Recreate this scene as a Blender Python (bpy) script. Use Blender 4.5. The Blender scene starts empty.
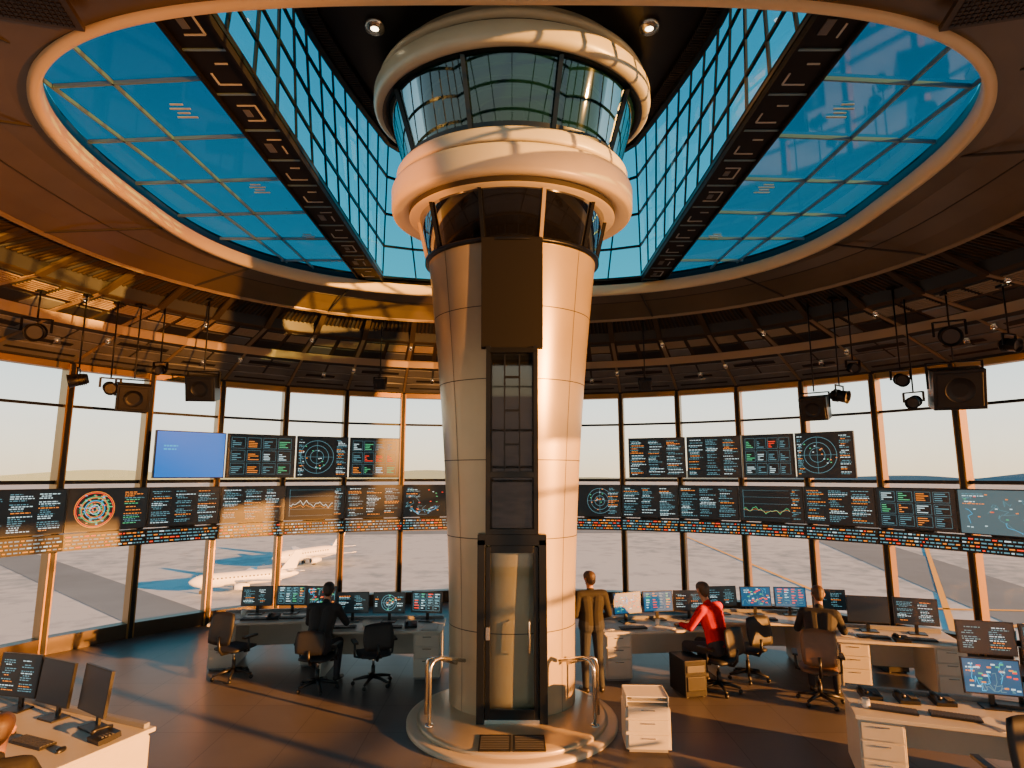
import bpy, math, random
from mathutils import Matrix, Vector
R=random.Random(7)
sc=bpy.context.scene
pi=math.pi
# ---------------------------------------------------------------- materials
MATS={}
def mat(name,col,rough=.5,metal=0.,emit=None,es=0.,noise=0.,nscale=6.,bump=0.,spec=None):
    m=bpy.data.materials.new(name); m.use_nodes=True
    nt=m.node_tree; b=nt.nodes['Principled BSDF']
    b.inputs['Base Color'].default_value=(*col,1)
    b.inputs['Roughness'].default_value=rough
    b.inputs['Metallic'].default_value=metal
    if spec is not None: b.inputs['Specular IOR Level'].default_value=spec
    if emit:
        b.inputs['Emission Color'].default_value=(*emit,1); b.inputs['Emission Strength'].default_value=es
    if noise>0 or bump>0:
        tc=nt.nodes.new('ShaderNodeTexCoord'); n=nt.nodes.new('ShaderNodeTexNoise')
        n.inputs['Scale'].default_value=nscale; n.inputs['Detail'].default_value=5
        nt.links.new(tc.outputs['Object'],n.inputs['Vector'])
        if noise>0:
            r=nt.nodes.new('ShaderNodeValToRGB')
            r.color_ramp.elements[0].position=.3; r.color_ramp.elements[1].position=.7
            r.color_ramp.elements[0].color=(*[c*(1-noise) for c in col],1)
            r.color_ramp.elements[1].color=(*[min(1,c*(1+noise)) for c in col],1)
            nt.links.new(n.outputs['Fac'],r.inputs['Fac']); nt.links.new(r.outputs['Color'],b.inputs['Base Color'])
        if bump>0:
            bp=nt.nodes.new('ShaderNodeBump'); bp.inputs['Strength'].default_value=bump; bp.inputs['Distance'].default_value=.02
            nt.links.new(n.outputs['Fac'],bp.inputs['Height']); nt.links.new(bp.outputs['Normal'],b.inputs['Normal'])
    MATS[name]=m; return m
def glassmat(name,tint,refl=.12,rough=.02,opaque=0.,ocol=(0,0,0),fk=.5):
    m=bpy.data.materials.new(name); m.use_nodes=True; nt=m.node_tree
    for n in list(nt.nodes): nt.nodes.remove(n)
    o=nt.nodes.new('ShaderNodeOutputMaterial'); t=nt.nodes.new('ShaderNodeBsdfTransparent'); t.inputs[0].default_value=(*tint,1)
    g=nt.nodes.new('ShaderNodeBsdfGlossy'); g.inputs['Roughness'].default_value=rough; g.inputs['Color'].default_value=(.9,.95,1,1)
    f=nt.nodes.new('ShaderNodeLayerWeight'); f.inputs['Blend'].default_value=.25
    mp=nt.nodes.new('ShaderNodeMath'); mp.operation='MULTIPLY_ADD'; mp.inputs[1].default_value=fk; mp.inputs[2].default_value=refl
    mp.use_clamp=True
    nt.links.new(f.outputs['Fresnel'],mp.inputs[0])
    mx=nt.nodes.new('ShaderNodeMixShader'); nt.links.new(mp.outputs[0],mx.inputs[0])
    src=t
    if opaque>0:
        d=nt.nodes.new('ShaderNodeBsdfDiffuse'); d.inputs[0].default_value=(*ocol,1)
        m2=nt.nodes.new('ShaderNodeMixShader'); m2.inputs[0].default_value=opaque
        nt.links.new(t.outputs[0],m2.inputs[1]); nt.links.new(d.outputs[0],m2.inputs[2]); src=m2
    nt.links.new(src.outputs[0],mx.inputs[1]); nt.links.new(g.outputs[0],mx.inputs[2]); nt.links.new(mx.outputs[0],o.inputs[0])
    MATS[name]=m; return m
mat('cream_metal',(.46,.38,.25),.3,.35,noise=.07,nscale=1.5)
mat('seam',(.03,.026,.022),.6)
mat('ring_white',(.50,.43,.31),.34,noise=.05,nscale=2)
mat('brown_panel',(.095,.068,.038),.34,noise=.18,nscale=1.0)
mat('trim_cream',(.78,.62,.36),.35)
mat('ceil_grey',(.04,.04,.042),.34,.35,noise=.15,nscale=1.5)
mat('ceil_grey_panel',(.15,.148,.142),.34,.3,noise=.25,nscale=1.5)
mat('ceil_line',(.28,.20,.12),.4,.5)
mat('ceil_dark',(.008,.007,.007),.5)
mat('vent_brown',(.05,.034,.02),.4,.4)
mat('black_frame',(.004,.005,.007),.35,.3)
mat('lantern_frame',(.005,.012,.018),.3,.3)
mat('soffit_dark',(.006,.006,.008),.32,noise=.2,nscale=2,spec=.3)
mat('strip_black',(.005,.005,.006),.6,spec=.2)
mat('mullion',(.34,.20,.06),.34,.75)
mat('mark_white',(.42,.46,.46),.5)
mat('mark_grey',(.10,.11,.12),.5)
mat('skylight_bar',(.16,.28,.34),.4,.4)
mat('steel',(.6,.57,.52),.22,.95)
mat('desk_white',(.46,.43,.37),.4,noise=.03)
mat('desk_grey',(.2,.2,.2),.45)
mat('black_plastic',(.007,.007,.008),.4)
mat('key_grey',(.06,.06,.065),.5)
mat('paper',(.62,.6,.55),.7)
mat('chair_black',(.007,.007,.009),.6,noise=.2,nscale=20)
mat('chair_tan',(.12,.06,.03),.5,noise=.15,nscale=10)
mat('screen_bg',(.004,.006,.009),.28,emit=(.015,.045,.06),es=.17)
mat('screen_blue',(.003,.03,.10),.3,emit=(.0,.22,.85),es=.95)
mat('screen_map',(.01,.03,.05),.3,emit=(.01,.13,.28),es=.8)
mat('screen_aerial',(.05,.07,.07),.3,emit=(.14,.24,.27),es=.6)
for n,c,s in [('px_white',(.68,.92,.95),1.25),('px_dim',(.17,.44,.52),.8),('px_red',(1,.04,.01),1.7),('px_orange',(1,.26,.02),1.4),
              ('px_green',(.10,.80,.33),.9),('px_cyan',(.02,.48,.85),1.4)]:
    mat(n,(.02,.02,.02),.5,emit=c,es=s)
mat('lamp_glow',(.9,.85,.7),.5,emit=(1,.80,.50),es=9)
mat('plane_white',(.75,.76,.78),.35)
mat('hair_dark',(.015,.010,.008),.6); mat('skin',(.34,.17,.10),.5); mat('hair_brown',(.05,.025,.012),.6); mat('hair_short',(.05,.028,.016),.6)
mat('shirt_red',(.42,.004,.002),.85,noise=.15,nscale=9,spec=.1); mat('shirt_black',(.011,.011,.013),.8,noise=.2,nscale=9)
mat('jacket_dark',(.007,.006,.006),.85,noise=.2,nscale=9); mat('trousers_dark',(.016,.016,.024),.8,noise=.15,nscale=9)
mat('jeans_blue',(.014,.018,.03),.85,noise=.15,nscale=9); mat('shoe',(.015,.012,.01),.4); mat('eye_white',(.7,.7,.68),.3)
mat('hills',(.13,.23,.31),.9)  # bluish horizon haze put into the hill colour
glassmat('window_glass',(.95,.97,.97),.015,fk=.2)
glassmat('skylight_glass_flat',(.15,.31,.39),.012,.05,.10,(.006,.04,.07),fk=.11)
glassmat('skylight_glass_grid',(.70,.88,.92),.006,fk=.06)
glassmat('cab_glass',(.10,.25,.22),.045,.03,.28,(.006,.04,.035),fk=.35)
glassmat('neck_glass',(.02,.03,.035),.10,.03,.5,(.008,.008,.010))
glassmat('door_glass',(.75,.82,.82),.06,.03,fk=.3)
glassmat('slot_glass',(.2,.23,.24),.06,.03,.3,(.01,.012,.012),fk=.3)
def floor_mat():
    m=mat('floor_carpet',(.1,.095,.095),.42); nt=m.node_tree; b=nt.nodes['Principled BSDF']
    tc=nt.nodes.new('ShaderNodeTexCoord'); br=nt.nodes.new('ShaderNodeTexBrick'); br.offset=0
    br.inputs['Scale'].default_value=1; br.inputs['Brick Width'].default_value=.9; br.inputs['Row Height'].default_value=.9
    br.inputs['Mortar Size'].default_value=.006
    br.inputs['Color1'].default_value=(.125,.11,.105,1); br.inputs['Color2'].default_value=(.104,.094,.092,1); br.inputs['Mortar'].default_value=(.05,.046,.046,1)
    n=nt.nodes.new('ShaderNodeTexNoise'); n.inputs['Scale'].default_value=1.3; n.inputs['Detail'].default_value=8
    mx=nt.nodes.new('ShaderNodeMix'); mx.data_type='RGBA'; mx.blend_type='MULTIPLY'; mx.inputs['Factor'].default_value=.6
    rp=nt.nodes.new('ShaderNodeValToRGB'); rp.color_ramp.elements[0].color=(.5,.5,.5,1); rp.color_ramp.elements[1].color=(1.3,1.3,1.3,1)
    nt.links.new(tc.outputs['Object'],br.inputs['Vector']); nt.links.new(tc.outputs['Object'],n.inputs['Vector'])
    nt.links.new(n.outputs['Fac'],rp.inputs['Fac'])
    nt.links.new(br.outputs['Color'],mx.inputs['A']); nt.links.new(rp.outputs['Color'],mx.inputs['B']); nt.links.new(mx.outputs['Result'],b.inputs['Base Color'])
floor_mat()
def ground_mat():
    m=mat('apron_ground',(.5,.5,.5),.8); nt=m.node_tree; b=nt.nodes['Principled BSDF']
    tc=nt.nodes.new('ShaderNodeTexCoord'); n=nt.nodes.new('ShaderNodeTexNoise'); n.inputs['Scale'].default_value=.012; n.inputs['Detail'].default_value=9
    n2=nt.nodes.new('ShaderNodeTexNoise'); n2.inputs['Scale'].default_value=.3; n2.inputs['Detail'].default_value=6
    ad=nt.nodes.new('ShaderNodeMath'); ad.operation='ADD'
    r=nt.nodes.new('ShaderNodeValToRGB')
    e=r.color_ramp.elements; e[0].position=.75; e[0].color=(.28,.35,.40,1); e[1].position=1.2; e[1].color=(.52,.58,.62,1)
    nt.links.new(tc.outputs['Object'],n.inputs['Vector']); nt.links.new(tc.outputs['Object'],n2.inputs['Vector'])
    nt.links.new(n.outputs['Fac'],ad.inputs[0]); nt.links.new(n2.outputs['Fac'],ad.inputs[1]); nt.links.new(ad.outputs[0],r.inputs['Fac'])
    nt.links.new(r.outputs['Color'],b.inputs['Base Color'])
ground_mat(); mat('apron_line',(.85,.45,.04),.8); mat('asphalt',(.15,.21,.26),.9,noise=.12,nscale=.1)
# ---------------------------------------------------------------- mesh builder
class MB:
    def __init__(s): s.v=[];s.f=[];s.m=[];s.sm=[];s.names=[];s.M=Matrix.Identity(4)
    def mi(s,n):
        if n not in s.names: s.names.append(n)
        return s.names.index(n)
    def add(s,vs,fs,m,smooth=False):
        o=len(s.v); k=s.mi(m)
        s.v+=[tuple(s.M@Vector(p)) for p in vs]
        for f in fs: s.f.append([i+o for i in f]); s.m.append(k); s.sm.append(smooth)
    def box(s,c,d,m,rot=None):
        hx,hy,hz=d[0]/2,d[1]/2,d[2]/2
        vs=[Vector((x*hx,y*hy,z*hz)) for x in(-1,1) for y in(-1,1) for z in(-1,1)]
        if rot is not None: vs=[rot@v for v in vs]
        vs=[v+Vector(c) for v in vs]
        s.add(vs,[(0,1,3,2),(4,6,7,5),(0,4,5,1),(2,3,7,6),(0,2,6,4),(1,5,7,3)],m)
    def quad(s,a,b,c,d,m): s.add([a,b,c,d],[(0,1,2,3)],m)
    def tube(s,path,r,m,n=10,cap=True,closed=False):
        P=[Vector(p) for p in path]; rs=r if isinstance(r,(list,tuple)) else [r]*len(P)
        vs=[];fs=[];up=None
        for i,p in enumerate(P):
            if closed: t=(P[(i+1)%len(P)]-P[i-1])
            else: t=P[min(i+1,len(P)-1)]-P[max(i-1,0)]
            t.normalize()
            if up is None: up=Vector((0,0,1)) if abs(t.z)<.9 else Vector((1,0,0))
            x=t.cross(up).normalized(); up=x.cross(t).normalized(); 
            for k in range(n):
                a=2*pi*k/n; vs.append(p+x*math.cos(a)*rs[i]+up*math.sin(a)*rs[i])
        L=len(P) if closed else len(P)-1
        for i in range(L):
            for k in range(n):
                j=(i+1)%len(P)
                fs.append((i*n+k,i*n+(k+1)%n,j*n+(k+1)%n,j*n+k))
        if cap and not closed: fs.append(tuple(range(n))[::-1]); fs.append(tuple(range((len(P)-1)*n,len(P)*n)))
        s.add(vs,fs,m,True)
    def lathe(s,prof,m,c=(0,0),ys=1.,n=96,a0=0,a1=2*pi,smooth=True):
        full=abs(a1-a0-2*pi)<1e-6; k=n if full else n+1; vs=[];fs=[]
        for r,z in prof:
            for i in range(k):
                a=a0+(a1-a0)*i/n; vs.append((c[0]+r*math.sin(a),c[1]+r*ys*math.cos(a),z))
        for j in range(len(prof)-1):
            for i in range(n):
                i2=(i+1)%k; fs.append((j*k+i,j*k+i2,(j+1)*k+i2,(j+1)*k+i))
        s.add(vs,fs,m,smooth)
    def disc(s,c,r,z,m,ys=1.,n=64):
        vs=[(c[0]+r*math.sin(2*pi*i/n),c[1]+r*ys*math.cos(2*pi*i/n),z) for i in range(n)]
        s.add(vs,[tuple(range(n))],m)
    def bar(s,a,b,w,h,m):
        a=Vector(a);b=Vector(b);t=(b-a);L=t.length
        if L<1e-5:return
        t.normalize(); up=Vector((0,0,1)) if abs(t.z)<.95 else Vector((0,1,0))
        x=t.cross(up).normalized(); z=x.cross(t).normalized()
        s.box((a+b)/2,(w,L,h),m,Matrix((x,t,z)).transposed())
    def obj(s,name,bevel=0,parent=None,recalc=False):
        me=bpy.data.meshes.new(name); me.from_pydata(s.v,[],s.f)
        for n in s.names: me.materials.append(MATS[n])
        me.polygons.foreach_set('material_index',s.m); me.polygons.foreach_set('use_smooth',s.sm); me.update()
        o=bpy.data.objects.new(name,me); sc.collection.objects.link(o)
        if bevel>0:
            b=o.modifiers.new('bevel','BEVEL'); b.width=bevel; b.segments=2; b.limit_method='ANGLE'; b.angle_limit=math.radians(50)
        if parent: o.parent=parent
        return o
def T(x,y,z=0,rot=0): return Matrix.Translation((x,y,z))@Matrix.Rotation(math.radians(rot),4,'Z')
# ---------------------------------------------------------------- room geometry
WC=6.2; RW=10.0; NM=43; DA=2*pi/NM
ZH=5.3
def wall_pt(ph,r=RW): return (r*math.sin(ph),WC+r*math.cos(ph))
OA=6.0; OC=9.5; OBN=4.6; OBF=4.5; NN=3.4; NF=2.4
def open_pt(ph,g=0):
    s,c=math.sin(ph),math.cos(ph); n=NF if c>=0 else NN; b=OBF if c>=0 else OBN
    return ((OA+g)*math.copysign(abs(s)**(2/n),s), OC+(b+g)*math.copysign(abs(c)**(2/n),c))
def open_y(x,far):
    n=NF if far else NN; b=OBF if far else OBN
    return OC+(1 if far else -1)*b*max(0,1-(abs(x)/OA)**n)**(1/n)
PROF=[(0,7.5),(.05,7.5),(.12,7.47),(.22,7.35),(.30,7.2),(.38,7.02),(.385,6.98),(.385,7.12),(.40,7.15),(.55,6.78),(.555,6.55),(.56,6.53),(.75,6.12),(.752,5.98),(.76,5.96),(.9,5.6),(1.0,ZH)]
def zprof(t):
    for (a,za),(b,zb) in zip(PROF,PROF[1:]):
        if a<=t<=b: return za if b==a else za+(zb-za)*(t-a)/(b-a)
    return ZH
def CP(ph,t,off=0):
    a=open_pt(ph); b=wall_pt(ph)
    return Vector((a[0]+(b[0]-a[0])*t,a[1]+(b[1]-a[1])*t,zprof(t)-off))
mb=MB(); NS=NM*4
tm=lambda t:'brown_panel' if t<.384 else 'ceil_dark' if t<.553 else 'vent_brown' if t<.751 else 'ceil_grey'
for j in range(len(PROF)-1):
    vs=[];fs=[]
    for i in range(NS):
        ph=2*pi*i/NS; a=open_pt(ph); b=wall_pt(ph)
        for (t,z) in (PROF[j],PROF[j+1]): vs.append((a[0]+(b[0]-a[0])*t,a[1]+(b[1]-a[1])*t,z))
    for i in range(NS):
        k=(i+1)%NS; fs.append((2*i,2*i+1,2*k+1,2*k))
    mb.add(vs,fs,tm(PROF[j][0]),True)
ZG=7.8
def sweep(ring,m):
    vs=[];fs=[]; NR=len(ring)
    for i in range(NS*2):
        for g,z in ring:
            p=open_pt(pi*i/NS,g); vs.append((p[0],p[1],z))
    for i in range(NS*2):
        k=(i+1)%(NS*2)
        for q in range(NR-1): fs.append((i*NR+q,k*NR+q,k*NR+q+1,i*NR+q+1))
    mb.add(vs,fs,m,True)
sweep([(.09,7.49),(.085,7.44),(.01,7.43),(-.02,7.46),(-.02,7.66),(.0,7.68)],'trim_cream')
sweep([(.0,7.68),(.03,7.69),(.03,ZG+.06)],'soffit_dark')
def patch(ph0,ph1,t0,t1,off,m,nseg=2,th=.03):
    for q in range(nseg):
        a=ph0+(ph1-ph0)*q/nseg; b=ph0+(ph1-ph0)*(q+1)/nseg
        lo=[CP(a,t0,off),CP(b,t0,off),CP(b,t1,off),CP(a,t1,off)]
        hi=[p+Vector((0,0,th)) for p in lo]
        fs=[(0,1,2,3),(4,7,6,5),(0,4,5,1),(1,5,6,2),(2,6,7,3),(3,7,4,0)]
        mb.add(lo+hi,fs,m)
for k in range(NM):
    a0=k*DA; a1=a0+DA
    if k%3==0: patch(a0-.0025,a0+.0025,.05,.38,.008,'seam',1)
    patch(a0-.003,a0+.003,.76,.995,.012,'ceil_line',1)
    patch(a0-.008,a0+.008,.40,.555,.05,'vent_brown',1,.06)
    patch(a0-.005,a0+.005,.56,.75,.02,'ceil_line',1)
    for q in range(12):
        a=a0+(q+.5)*DA/12; patch(a-.0025,a+.0025,.405,.545,.03,'ceil_grey' if q%4==0 else 'vent_brown',1,.04)
    for (u0,u1) in ((.08,.46),(.54,.92)):
        patch(a0+DA*u0,a0+DA*u1,.58,.655,.025,'ceil_dark' ,1)
        for q in range(6): patch(a0+DA*u0,a0+DA*u1,.588+q*.011,.592+q*.011,.045,'ceil_line',1,.02)
        patch(a0+DA*u0,a0+DA*u1,.675,.735,.025,'ceil_dark' if (k*2+int(u0*2))%3 else 'ceil_grey_panel',1)
    for (u0,u1,t0,t1) in ((.03,.48,.787,.842),(.52,.97,.787,.842),(.03,.48,.852,.902),(.52,.97,.852,.902),(.03,.97,.912,.97)):
        patch(a0+DA*u0,a0+DA*u1,t0,t1,.016,'ceil_grey_panel',1)
    if k%2==0: patch(a0+DA*.15,a0+DA*.85,.806,.828,.028,'ceil_dark',1)
    else: patch(a0+DA*.2,a0+DA*.7,.87,.887,.028,'ceil_dark',1)
    patch(a0+DA*.1,a0+DA*.9,.935,.945,.028,'ceil_dark',1)
    patch(a0,a1,.975,.998,.03,'ceil_dark')
    patch(a0,a1,.215,.218,.010,'seam')
    patch(a0,a1,.745,.752,.04,'ceil_line')
    patch(a0,a1,.376,.384,.02,'ceil_line')
ceil=mb.obj('ceiling')
mb=MB()
for k in range(NM):
    for t,o in ((.875,.5),(.62,0)) if k%2 else ((.82,.0),):
        p=CP((k+o)*DA,t,.04)
        mb.lathe([(.0,p.z),(.035,p.z)],'lamp_glow',(p.x,p.y),n=12); mb.lathe([(.035,p.z-.01),(.06,p.z-.01),(.06,p.z+.05)],'steel',(p.x,p.y),n=12)
for s in(-1,1):
    for y in (7.75,):
        mb.lathe([(0,9.53),(.06,9.53)],'lamp_glow',(s*1.97,y),n=16); mb.lathe([(.06,9.52),(.14,9.52),(.14,9.6)],'steel',(s*1.97,y),n=16)
mb.obj('ceiling_downlights')
for s in(-1,1):
    mb=MB(); mb.M=T(s*4.55,4.75,7.38,s*-14)
    mb.box((0,0,0),(1.15,.5,.05),'vent_brown')
    for i in range(22):
        for j in range(8): mb.box((-.5+i*.0476,-.19+j*.054,-.028),(.03,.034,.012),'ceil_dark')
    mb.obj('ceiling_air_grille')
mb=MB(); mb.disc((0,WC),RW+.25,0,'floor_carpet',n=NM*2); mb.add([(wall_pt(2*pi*i/86,RW+.25)[0],wall_pt(2*pi*i/86,RW+.25)[1],z) for z in(0,-.3) for i in range(86)],[(i,(i+1)%86,86+(i+1)%86,86+i) for i in range(86)],'ceil_dark')
mb.obj('floor')
for k in range(NM):
    mb=MB(); a0=k*DA; am=a0+DA/2
    p0=wall_pt(a0); 
    mb.M=Matrix.Translation((p0[0],p0[1],0))@Matrix.Rotation(-a0,4,'Z')
    mb.box((0,0,ZH/2),(.13,.30,ZH),'mullion'); mb.box((0,-.155,ZH/2),(.07,.03,ZH),'black_frame')
    W=2*RW*math.sin(DA/2); pm=wall_pt(am,RW*math.cos(DA/2))
    mb.M=Matrix.Translation((pm[0],pm[1],0))@Matrix.Rotation(-am,4,'Z')
    w=W-.12
    mb.box((0,0,.14),(w,.26,.28),'vent_brown')
    mb.box((0,0,4.5),(w,.10,.05),'black_frame'); mb.box((0,0,3.06),(w,.12,.07),'black_frame'); mb.box((0,0,1.85),(w,.12,.07),'black_frame')
    mb.box((0,0,ZH-.04),(w,.2,.12),'mullion')
    mb.quad((-w/2,.02,.28),(w/2,.02,.28),(w/2,.02,ZH-.1),(-w/2,.02,ZH-.1),'window_glass')
    mb.obj('window_%d'%(k+1))
# ---------------------------------------------------------------- skylight
mb=MB()
for s in(-1,1):
    N=14; xs=[3.55+(OA-.02-3.55)*i/N for i in range(N+1)]
    for i in range(N):
        a,b=xs[i],xs[i+1]
        mb.quad((s*a,open_y(a,0),ZG),(s*b,open_y(b,0),ZG),(s*b,open_y(b,1),ZG),(s*a,open_y(a,1),ZG),'skylight_glass_flat')
ZT=9.6; n1,n2=12,8
def base_top():
    out=[]
    for i in range(n1):
        u=i/n1; y=open_y(3.05,0)+u*(open_y(3.05,1)-open_y(3.05,0)); yt=5.3+u*5.3
        w=2.9 if yt<7.4 else 2.9-.55*((yt-7.4)/3.2)**1.3
        out.append(((3.05,y,ZG),(w,yt,ZT)))
    for i in range(n2):
        u=i/n2; x=3.05-6.1*u; a=pi*u; out.append(((x,open_y(x,1),ZG),(2.35*math.cos(a),10.6+.7*math.sin(a),ZT)))
    for i in range(n1):
        u=1-i/n1; y=open_y(3.05,0)+u*(open_y(3.05,1)-open_y(3.05,0)); yt=5.3+u*5.3
        w=2.9 if yt<7.4 else 2.9-.55*((yt-7.4)/3.2)**1.3
        out.append(((-3.05,y,ZG),(-w,yt,ZT)))
    for i in range(n2):
        u=i/n2; x=-3.05+6.1*u; a=pi*u; out.append(((x,open_y(x,0),ZG),(-2.9*math.cos(a),5.3-.3*math.sin(a),ZT)))
    return out
BT=base_top(); nb=len(BT)
for i in range(nb):
    a,b=BT[i],BT[(i+1)%nb]; mb.quad(a[0],b[0],b[1],a[1],'skylight_glass_grid')
sky_o=mb.obj('skylight')
mb=MB()
for s in(-1,1):
    y0,y1=open_y(3.3,0),open_y(3.3,1)
    mb.box((s*3.3,(y0+y1)/2,ZG),(.5,y1-y0+.1,.14),'strip_black')
    for e in(-.26,.26): mb.box((s*(3.3+e),(y0+y1)/2,ZG-.02),(.035,y1-y0+.1,.2),'strip_black')
    ny=11; st=(y1-y0)/ny
    for q in range(ny):
        y=y0+(q+.5)*st; z=ZG-.075
        mb.box((s*3.3,y+st*.49,z),(.5,.03,.02),'skylight_bar')
        t=.02; v=R.choice((0,1,2))
        if v==0:
            mb.box((s*3.3,y+.2,z),(.26,t,.01),'mark_white'); mb.box((s*3.3-.13,y+.1,z),(t,.2,.01),'mark_white'); mb.box((s*3.3+.06,y-.16,z),(.14,t,.01),'mark_white')
        elif v==1:
            for e in(-.16,.16): mb.box((s*3.3,y+e,z),(.22,t,.01),'mark_white')
            mb.box((s*3.3+.11,y,z),(t,.32,.01),'mark_white'); mb.box((s*3.3-.04,y,z),(.08,.14,.01),'mark_grey')
        else:
            mb.box((s*3.3-.08,y+.05,z),(.1,.22,.01),'mark_grey'); mb.box((s*3.3+.1,y+.1,z),(t,.2,.01),'mark_white'); mb.box((s*3.3+.05,y-.16,z),(.2,t,.01),'mark_white')
    for q in range(1,7):
        y=y0+(y1-y0)*q/7+.1; 
        far=y>OC; n=NF if far else NN; b=OBF if far else OBN
        xe=OA*max(0,1-(abs(y-OC)/b)**n)**(1/n)
        if xe>3.8: mb.bar((s*3.55,y,ZG-.02),(s*(xe-.02),y+(.15 if q<5 else 0),ZG-.02),.03,.05,'skylight_bar')
    for x0,x1 in((4.75,4.45),(5.5,4.9)):
        ya=open_y(x0,0)
        mb.bar((s*x0,ya,ZG-.02),(s*x1,open_y(x1,1),ZG-.02),.025,.05,'skylight_bar')
    for (x,y) in ((4.2,6.9),(4.1,9.0),(3.95,11)):
        for q in range(4): mb.box((s*x,y+q*.09,ZG-.02),(.26 if q%2 else .16,.025,.01),'mark_white')
for i in range(nb):
    a,b=Vector(BT[i][0]),Vector(BT[i][1]); a2,b2=Vector(BT[(i+1)%nb][0]),Vector(BT[(i+1)%nb][1])
    mb.bar(a,b,.03,.05,'lantern_frame')
    for f in (0,.26,.5,.75,1): mb.bar(a.lerp(b,f),a2.lerp(b2,f),.03 if f not in(0,1) else .08,.05,'lantern_frame')
mb.obj('skylight_frame',parent=sky_o)
mb=MB()
top=[Vector(b) for a,b in BT]
mb.add([p+Vector((0,0,-.02)) for p in top],[tuple(range(nb))],'soffit_dark')
for i in range(nb):
    a,b=top[i],top[(i+1)%nb]; mb.bar(a-Vector((0,0,.08)),b-Vector((0,0,.08)),.1,.22,'black_frame')
    if i<n1 or (i>=n1+n2 and i<2*n1+n2):
        d=(b-a)
        for q in range(8):
            p=a+d*q/8; c=Vector((-math.copysign(.22,p.x),0,0)); mb.bar(p-Vector((0,0,.1)),p+c-Vector((0,0,.1)),.02,.06,'ceil_grey')
for y in (6.2,7.2): mb.box((0,y,ZT-.03),(4.6,.02,.02),'ceil_grey')
mb.obj('ceiling_lantern_roof')
# ---------------------------------------------------------------- tower
CX,CY,YS=0,8.95,.85
rc=lambda z:.88+.40*max(0,(z-.12)/6.26)**1.9
mb=MB()
mb.lathe([(rc(.12+6.26*i/24),.12+6.26*i/24) for i in range(25)],'cream_metal',(CX,CY),YS)
for z in (1.15,2.35,3.4,4.5,5.5): mb.lathe([(rc(z)+.003,z-.006),(rc(z)+.003,z+.006)],'seam',(CX,CY),YS)
for a in [pi+x for x in(-.85,.85,-1.5,1.5,2.2,-2.2,pi)]:
    mb.add([((rc(z)+.003)*math.sin(a+e),CY+(rc(z)+.003)*YS*math.cos(a+e),z) for z in [.12+6.26*i/16 for i in range(17)] for e in(-.004,.004)],
       [(2*i,2*i+1,2*i+3,2*i+2) for i in range(16)],'seam')
mb.lathe([(rc(6.38),6.38),(1.34,6.38),(1.34,6.44),(1.2,6.46)],'black_frame',(CX,CY),YS)
mb.lathe([(1.28,6.42),(1.46,7.2)],'neck_glass',(CX,CY),YS,n=48)
mb.lathe([(.9,6.44),(.9,7.2)],'soffit_dark',(CX,CY),YS,n=32)
NMU=10
for i in range(NMU):
    a=2*pi*(i+.5)/NMU
    mb.bar((1.3*math.sin(a),CY+1.3*YS*math.cos(a),6.42),(1.48*math.sin(a),CY+1.48*YS*math.cos(a),7.2),.05,.06,'cream_metal' if i%3==1 else 'black_frame')
mb.lathe([(1.2,7.13),(1.56,7.10),(1.60,7.12)],'ring_white',(CX,CY),YS)
mb.lathe([(1.60,7.12),(1.60,7.2)],'seam',(CX,CY),YS)
mb.lathe([(1.60,7.2),(1.80,7.14),(1.85,7.16),(1.87,7.22),(1.88,7.5),(1.86,7.56),(1.80,7.58)],'ring_white',(CX,CY),YS)
mb.lathe([(1.80,7.58),(1.76,7.585),(1.76,7.62)],'seam',(CX,CY),YS)
mb.lathe([(1.76,7.62),(1.80,7.63),(1.81,7.66),(1.81,7.78),(1.78,7.83),(1.70,7.86),(0,7.87)],'ring_white',(CX,CY),YS)
mb.disc((CX,CY),1.45,7.15,'soffit_dark',YS)
mb.lathe([(1.66,7.87),(1.98,8.9)],'cab_glass',(CX,CY),YS,n=64)
NMU=9
for i in range(NMU):
    a=2*pi*(i)/NMU
    mb.bar((1.67*math.sin(a),CY+1.67*YS*math.cos(a),7.88),(2.0*math.sin(a),CY+2.0*YS*math.cos(a),8.9),.06,.08,'black_frame')
mb.lathe([(1.68,7.87),(1.70,7.95)],'black_frame',(CX,CY),YS)
for i,r in enumerate((.25,.55,.85,1.15,1.45,1.75)):
    mb.lathe([(r,8.98-.03),(r+.05,8.98-.03)],'ceil_line',(CX,CY),YS,n=48)
mb.disc((CX,CY),2.0,8.98,'ceil_grey',YS)
for i in range(10):
    a=2*pi*i/10; mb.box((1.1*math.sin(a),CY+1.1*YS*math.cos(a),8.1),(.3,.3,.42),'black_plastic')
mb.lathe([(1.95,8.86),(1.96,8.82),(2.06,8.81)],'black_frame',(CX,CY),YS)
mb.lathe([(2.04,8.83),(2.14,8.84),(2.18,8.88),(2.2,8.95),(2.2,9.12),(2.16,9.16),(2.08,9.17)],'ring_white',(CX,CY),YS)
mb.lathe([(2.08,9.17),(2.05,9.2),(2.05,9.25)],'seam',(CX,CY),YS)
mb.lathe([(2.05,9.25),(2.12,9.27),(2.13,9.32),(2.10,9.38),(2.0,9.4),(1.9,9.6)],'ring_white',(CX,CY),YS)
fy=lambda z: CY-YS*rc(z)-.03
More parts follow.
